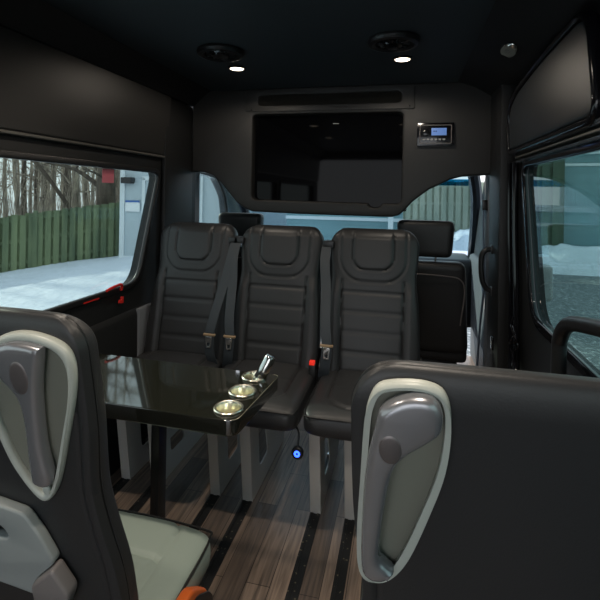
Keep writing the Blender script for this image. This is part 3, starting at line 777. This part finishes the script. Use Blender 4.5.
# dashboard and cab roof
struct('trim_22', Bx(-1.36, .52, 3.55, 4.02, .35, .86, bev=.05, seg=4), 'cabgrey')
struct('ceiling_cab', plate([[(-1.43, 2.72), (.61, 2.72), (.61, 3.46), (-1.43, 3.46)]], .04, .01, (0, 0, 1.57), (1, 0, 0), (0, 1, 0)), 'cabgrey')
bnd = plate([[(-.89, 0), (.89, 0), (.89, .065), (-.89, .065)]], .006, 0, o0+wsV*.772+Vector((0, -.012, 0)), wsU, wsV)
obj('tint_band', bnd, 'tintband', w9, label='blue-green tint band')
# passenger door lining, belt
SB = obj('cab_seat_belt', tube(nb(), spline([(.435, 2.73, 1.28), (.437, 2.72, 1.1), (.442, 2.70, .85), (.43, 2.74, .6), (.42, 2.76, .3), (.42, 2.76, .003)], 6), .02, 8, flat=(.022, .003, (0, 1, 0))), 'bluewebbing')
tag(SB, 'blue-grey seat belt hanging beside the front passenger seat', 'seat belt')
obj('belt_anchor', Bx(.425, .455, 2.70, 2.76, 1.26, 1.32, bev=.008), 'black', SB)
struct('trim_23', Bx(.49, .555, 2.84, 3.7, .35, .90, bev=.04, seg=4), 'greyfabric')

# ------------------------------------------------------------------ outside
def gz(x, y):
    s = (x+9.85)*.81+(y-9.25)*.59
    z = -.85+.147*s
    k = max(0, min(1, (x+5.5)/4.0)); z = z*(1-k)+(-.62)*k
    return min(z, .2)
g = nb(); nx, ny = 90, 70; V = []
for j in range(ny+1):
    row = []
    for i in range(nx+1):
        x = -32+30.6*i/nx; y = -12+38*j/ny
        z = gz(x, y)+.10*noise.noise(Vector((x*.45, y*.45, 0)))+.03*noise.noise(Vector((x*1.6, y*1.6, 3)))
        if x > -2.2: z = min(z, -.61)
        row.append(g.verts.new((x, y, z)))
    V.append(row)
for a, b in zip(V, V[1:]):
    for i in range(nx): g.faces.new((a[i], a[i+1], b[i+1], b[i]))
o = struct('ground_snow', g, 'snow', recalc=False); o['label'] = 'snow-covered ground left of the van'
struct('ground_asphalt', plate([[(-2, -14), (32, -14), (32, 32), (-2, 32)]], .05, 0, (0, 0, -.66), (1, 0, 0), (0, 1, 0)), 'asphalt')

def fence(name, label, p0, p1, zb0, zb1, h, m, bw=.14, gap=.035, group=None, posts=True):
    t = thing(name, label, 'fence', (p0[0], p0[1], zb0), 0, group)
    a = Vector((0, 0)); d = Vector((p1[0]-p0[0], p1[1]-p0[1])); L = d.length; d.normalize(); n = Vector((-d.y, d.x))
    ang = math.atan2(d.y, d.x); mt = Matrix.Rotation(ang, 4, 'Z'); slope = (zb1-zb0)/L
    b = nb(); x = 0; random.seed(5); k = 0
    while x < L:
        z = slope*x; side = -.035 if k % 2 else .03
        dz = random.uniform(-.02, .02)
        box(b, x, x+bw, side-.01, side+.01, z-.12, z+h+dz, mtx=mt); x += bw*.72 if gap < 0 else bw+gap; k += 1
    obj('boards', b, m, t, sm=0)
    for zz in (.18*h, .55*h, .9*h):
        r = nb(); v = [(0, zz), (L, zz+slope*L)]
        mt2 = mt @ Matrix.Rotation(-math.atan(slope), 4, 'Y')
        box(r, 0, L, -.02, .02, zz-.045, zz+.045, mtx=mt2); obj('rail', r, m, t, sm=0)
    if posts:
        for i in range(int(L/2.4)+1):
            x = i*2.4; box(r := nb(), x-.05, x+.05, -.08, .02, slope*x-.3, slope*x+h+.05, mtx=mt); obj('post', r, m, t, sm=0)
    return t
d = (Vector((-7.62, 10.87))-Vector((-9.85, 9.25))); 
pA = Vector((-9.85, 9.25))-d*3.2
fence('wooden_fence', 'weathered green-mossed wooden fence beyond the snow, seen through the left window', tuple(pA), (-7.45, 10.99), -.89-3.2*.40, -.46, 1.50, 'fence', bw=.13, gap=-.04)
# trees behind
def tree(x, y, h, r, seed, m, label, lean=0, group='bare trees behind the left fence', name='bare_tree'):
    random.seed(seed); zb = gz(x, y)-.2
    t = thing(name, label, 'tree', (x, y, zb), 0, group)
    pts = []; px = 0
    for k in range(7): pts.append((px+lean*h*k/6+random.uniform(-.06, .06), random.uniform(-.08, .08), h*k/6))
    sp = spline(pts, 4); n = len(sp)
    obj('trunk', tube(nb(), sp, [r*(1-.75*i/n) for i in range(n)], 8), m, t, sm=60)
    b = nb()
    for k in range(16):
        q = sp[int(n*random.uniform(.25, .95))]; L = h*random.uniform(.12, .32); a = random.uniform(0, 6.28)
        e = Vector((math.cos(a)*L, math.sin(a)*L, L*random.uniform(.1, .9)))
        mid = q+e*.5+Vector((0, 0, random.uniform(-.1, .25)))
        s2 = spline([q, mid, q+e], 4); rr = r*random.uniform(.12, .3)
        tube(b, s2, [rr*(1-.8*i/len(s2)) for i in range(len(s2))], 5)
        for w in range(3):
            q2 = s2[random.randint(3, 7)]; e2 = Vector((random.uniform(-1, 1), random.uniform(-1, 1), random.uniform(-.1, 1)))*L*.45
            tube(b, [q2, q2+e2*.5+Vector((0, 0, .05)), q2+e2], [rr*.35, rr*.25, rr*.08], 4)
    obj('branches', b, m, t, sm=60)
    return t
random.seed(99)
spots = []
nrm = Vector((-d.y, d.x)).normalized(); du = d.normalized()
while len(spots) < 34:
    k = len(spots); s = random.uniform(-9, 5); q = random.uniform(1.5, 16); p = Vector((-9.85, 9.25))+du*s+nrm*q
    if any((p.x-t[0])**2+(p.y-t[1])**2 < .8 for t in spots): continue
    spots.append((p.x, p.y, random.uniform(5, 10), random.uniform(.05, .15), 100+k))
for s in spots: tree(*s, 'bark', 'bare winter tree among the woods behind the mossy fence')
while len(spots) < 80:
    k = len(spots); s_ = random.uniform(-14, 6); q = random.uniform(14, 34); p = Vector((-9.85, 9.25))+du*s_+nrm*q
    spots.append(1); tree(p.x, p.y, random.uniform(8, 13), random.uniform(.10, .22), 300+k, 'bark' if k % 2 else 'barkdark', 'bare winter tree among the woods behind the mossy fence')
tw = nb(); random.seed(12)
for k in range(1500):
    s_ = random.uniform(-12, 5.5); q = random.uniform(2, 22); p = Vector((-9.85, 9.25))+du*s_+nrm*q; h = random.uniform(1.2, 4.5)
    z0 = gz(p.x, p.y)-.1; l1 = random.uniform(-.8, .8); l2 = random.uniform(-.8, .8); rr = random.uniform(.008, .02)
    if p.x > -7.4 and p.y > 10.2: continue
    tube(tw, [(p.x, p.y, z0), (p.x+l1*.3, p.y+l2*.3, z0+h*.5), (p.x+l1, p.y+l2, z0+h)], [rr, rr*.7, rr*.25], 3, cap=False)
us_ = obj('underbrush', tw, 'bark', sm=0, kind='stuff'); tag(us_, 'tangle of bare twigs and saplings filling the woods behind the mossy fence', 'underbrush')
p = Vector((-7.9, 10.6))+nrm*.9
tree(p.x, p.y, 8, .32, 900, 'barkdark', 'thick dark-barked tree right behind the fence, beside the white building', group='bare trees behind the left fence', name='thick_tree')
lb = thing('fallen_branch', 'dark leaning bare trunk slanting down across the woods above the fence', 'branch', (-13.2, 9.6, 3.4))
obj('limb', tube(nb(), spline([(-.8, -.8, .9), (.5, .4, .2), (2.1, 1.6, -.9), (4.0, 3.0, -4.4)], 6), [.09]*7+[.075]*6+[.06]*6, 7), 'barkdark', lb, sm=60)

# white building beyond the snow
WB = thing('white_building', 'pale blue-white building with a door, right of the mossy fence', 'building', (-7.25, 10.45, -.55))
ub = Vector((4.0, 0.55)).normalized(); ang = math.atan2(ub.y, ub.x); mb = Matrix.Rotation(ang, 4, 'Z')
obj('walls', Bx(0, 2.95, 0, 4, -.3, 4.2, mtx=mb), 'siding', WB, sm=0)
obj('base_board', Bx(-.02, 2.97, -.05, 0, .0, .17, bev=.01, mtx=mb), 'sidingtrim', WB)
obj('corner_board', Bx(-.03, .10, -.04, .02, .15, 4.2, bev=.008, mtx=mb), 'sidingtrim', WB)
dr = obj('entry_door', Bx(.66, 1.55, -.03, .0, .17, 2.15, bev=.01, mtx=mb), 'siding', WB)
fr = nb(); box(fr, .58, .66, -.06, .0, .17, 2.23, mtx=mb); box(fr, 1.55, 1.63, -.06, 0, .17, 2.23, mtx=mb); box(fr, .58, 1.63, -.06, 0, 2.15, 2.25, mtx=mb)
obj('door_frame', fr, 'sidingtrim', WB)
sg = obj('notice_sign', Bx(.13, .52, -.05, -.03, 1.33, 1.62, mtx=mb), 'signwhite', WB, label='white notice with a blue heading band')
obj('sign_band', Bx(.13, .52, -.055, -.05, 1.57, 1.62, mtx=mb), 'signblue', sg)
wl = obj('wall_lamp', Bx(.08, .36, -.24, .0, 2.06, 2.22, bev=.02, mtx=mb), 'black', WB, label='dark wall lamp')
for x in (2.15, 2.8): obj('downpipe', Bx(x, x+.05, -.08, -.02, 0, 4.0, bev=.01, mtx=mb), 'sidingtrim', WB)
# corrugated white wall seen through the windscreen
CW = thing('corrugated_wall', 'white corrugated wall seen through the left part of the windscreen', 'wall', (-6.95, 14.0, -.6))
b = nb()
for i in range(34):
    box(b, i*.11, i*.11+.06, -.03, .03, 0, 2.6)
box(b, 0, 3.74, .0, .06, 0, 2.6)
obj('ribbed_sheet', b, 'corrugated', CW, sm=0); obj('base_rail', Bx(-.02, 3.76, -.06, .03, 0, 1.5, bev=.01), 'siding', CW)
# teal building / garage
def tealb(label, loc, w, h, dep, rz):
    t = thing('teal_building', label, 'building', loc, rz, 'teal metal-sided buildings')
    b = nb(); box(b, 0, w, 0, dep, 0, h)
    obj('walls', b, 'teal', t, sm=0)
    s = nb()
    for i in range(int(h/.3)): box(s, 0, w, -.012, 0, i*.3+.27, i*.3+.285)
    obj('siding_lines', s, 'corrugated' if False else 'teal', t, sm=0)
    obj('white_band', Bx(-.02, w+.02, -.04, .0, h-.34, h-.26), 'corrugated', t)
    obj('roof_edge', Bx(-.1, w+.1, -.12, dep+.1, h, h+.1, bev=.01), 'sidingtrim', t)
    return t
tealb('low teal metal building seen straight ahead under the television', (-2.95, 11.2, -.6), 2.9, 1.62, 2.5, 0)
WP = thing('white_post', 'white post with cap standing at the right end of the low teal building', 'post', (-.32, 10.9, -.6))
obj('post_shaft', Bx(-.06, .06, -.06, .06, 0, 1.55, bev=.01), 'corrugated', WP); obj('post_cap', Bx(-.09, .09, -.09, .09, 1.55, 1.6, bev=.01), 'corrugated', WP)
tealb('tall teal metal building with a white roof edge, seen through the sliding door window', (4.30, 14.6, -.6), 9.5, 3.2, 5, R(-8))
fence('wooden_fence', 'grey-white wooden fence on top of the snow bank, seen over the front passenger seat', (-.3, 14.6), (4.1, 14.9), .25, .20, 1.55, 'fence2', bw=.15, gap=-.03, posts=False)
fence('wooden_fence', 'dark green board fence seen at the left edge of the sliding door window', (3.35, 14.0), (4.25, 14.1), -.2, -.2, 2.7, 'fence3', bw=.2, gap=-.03, posts=False)
def bank(name, label, x0, x1, y0, y1, h, seed, grp='snow banks beyond the asphalt'):
    b = nb(); nx, ny = 60, 24; V = []
    for j in range(ny+1):
        row = []
        for i in range(nx+1):
            u = i/nx; v = j/ny; x = x0+(x1-x0)*u; y = y0+(y1-y0)*v
            e = min(1, u/.12, (1-u)/.12)*min(1, v/.35)**.7*min(1, (1-v)/.1)
            e = max(0, e)
            z = -.63+h*e*(.85+.3*noise.noise(Vector((x*1.1, y*1.1, seed)))+.14*noise.noise(Vector((x*3.5, y*3.5, seed))))
            row.append(b.verts.new((x, y, z)))
        V.append(row)
    for a, c in zip(V, V[1:]):
        for i in range(nx): b.faces.new((a[i], a[i+1], c[i+1], c[i]))
    o = obj(name, b, 'snow2', sm=60, recalc=False); tag(o, label, 'snow bank', grp)
bank('snow_bank', 'high snow bank below the grey-white fence ahead of the van', -1.2, 3.6, 11.8, 15.5, 1.05, 1)
bank('snow_bank', 'lumpy low snow bank across the asphalt, seen through the sliding door window', 2.6, 12.5, 12.6, 14.4, .78, 5)
# passenger mirror
MR = thing('side_mirror', 'pale grey passenger side mirror seen through the sliding door window', 'mirror', (.90, 3.30, .77))
obj('mirror_housing', Bx(-.055, .06, -.05, .05, -.12, .12, bev=.035, seg=5), 'mirror', MR, sm=60)
obj('mirror_arm', tube(nb(), spline([(-.03, .0, -.08), (-.15, .02, -.10), (-.30, .03, -.1)], 4), .018, 8), 'black', MR)
obj('indicator', Bx(-.05, -.02, -.056, -.045, -.10, -.06, bev=.003), 'orange', MR)

# ------------------------------------------------------------------ light
w = bpy.data.worlds.new('sky'); SC.world = w; w.use_nodes = True
nt = w.node_tree; bg = nt.nodes['Background']
# bright hazy winter sky: a touch bluer overhead, paler at the horizon
tc = nt.nodes.new('ShaderNodeTexCoord'); sx = nt.nodes.new('ShaderNodeSeparateXYZ'); cr = nt.nodes.new('ShaderNodeValToRGB')
nt.links.new(tc.outputs['Generated'], sx.inputs[0]); nt.links.new(sx.outputs['Z'], cr.inputs['Fac']); nt.links.new(cr.outputs['Color'], bg.inputs['Color'])
cr.color_ramp.elements[0].color = (.88, .91, .94, 1); cr.color_ramp.elements[1].color = (.62, .72, .88, 1)
bg.inputs['Strength'].default_value = 1.15
sun = bpy.data.lights.new('sun', 'SUN'); sun.energy = 3.0; sun.angle = R(1.5); sun.color = (1, .93, .8)
so = bpy.data.objects.new('sun', sun); COL.objects.link(so)
so.rotation_euler = Vector((-.80, .30, .36)).to_track_quat('Z', 'Y').to_euler()

# ------------------------------------------------------------------ camera
cam = bpy.data.cameras.new('camera'); co = bpy.data.objects.new('camera', cam); COL.objects.link(co)
cam.sensor_width = 36; cam.lens = 450/600*36; cam.clip_start = .02
cam.shift_y = -(300-193)/600
T = math.atan(105/450)
co.matrix_world = Matrix.Translation((0, 0, 1.34)) @ Matrix.Rotation(T, 4, 'Z') @ Matrix.Rotation(R(90), 4, 'X') @ Matrix.Rotation(R(1.0), 4, 'Z')
SC.camera = co
SC.view_settings.view_transform = 'Standard'; SC.view_settings.look = 'None'; SC.view_settings.gamma = 1
SC.view_settings.exposure = .92
SC.cycles.max_bounces = 10; SC.cycles.transparent_max_bounces = 12; SC.cycles.caustics_reflective = False
SC.cycles.sample_clamp_indirect = 6
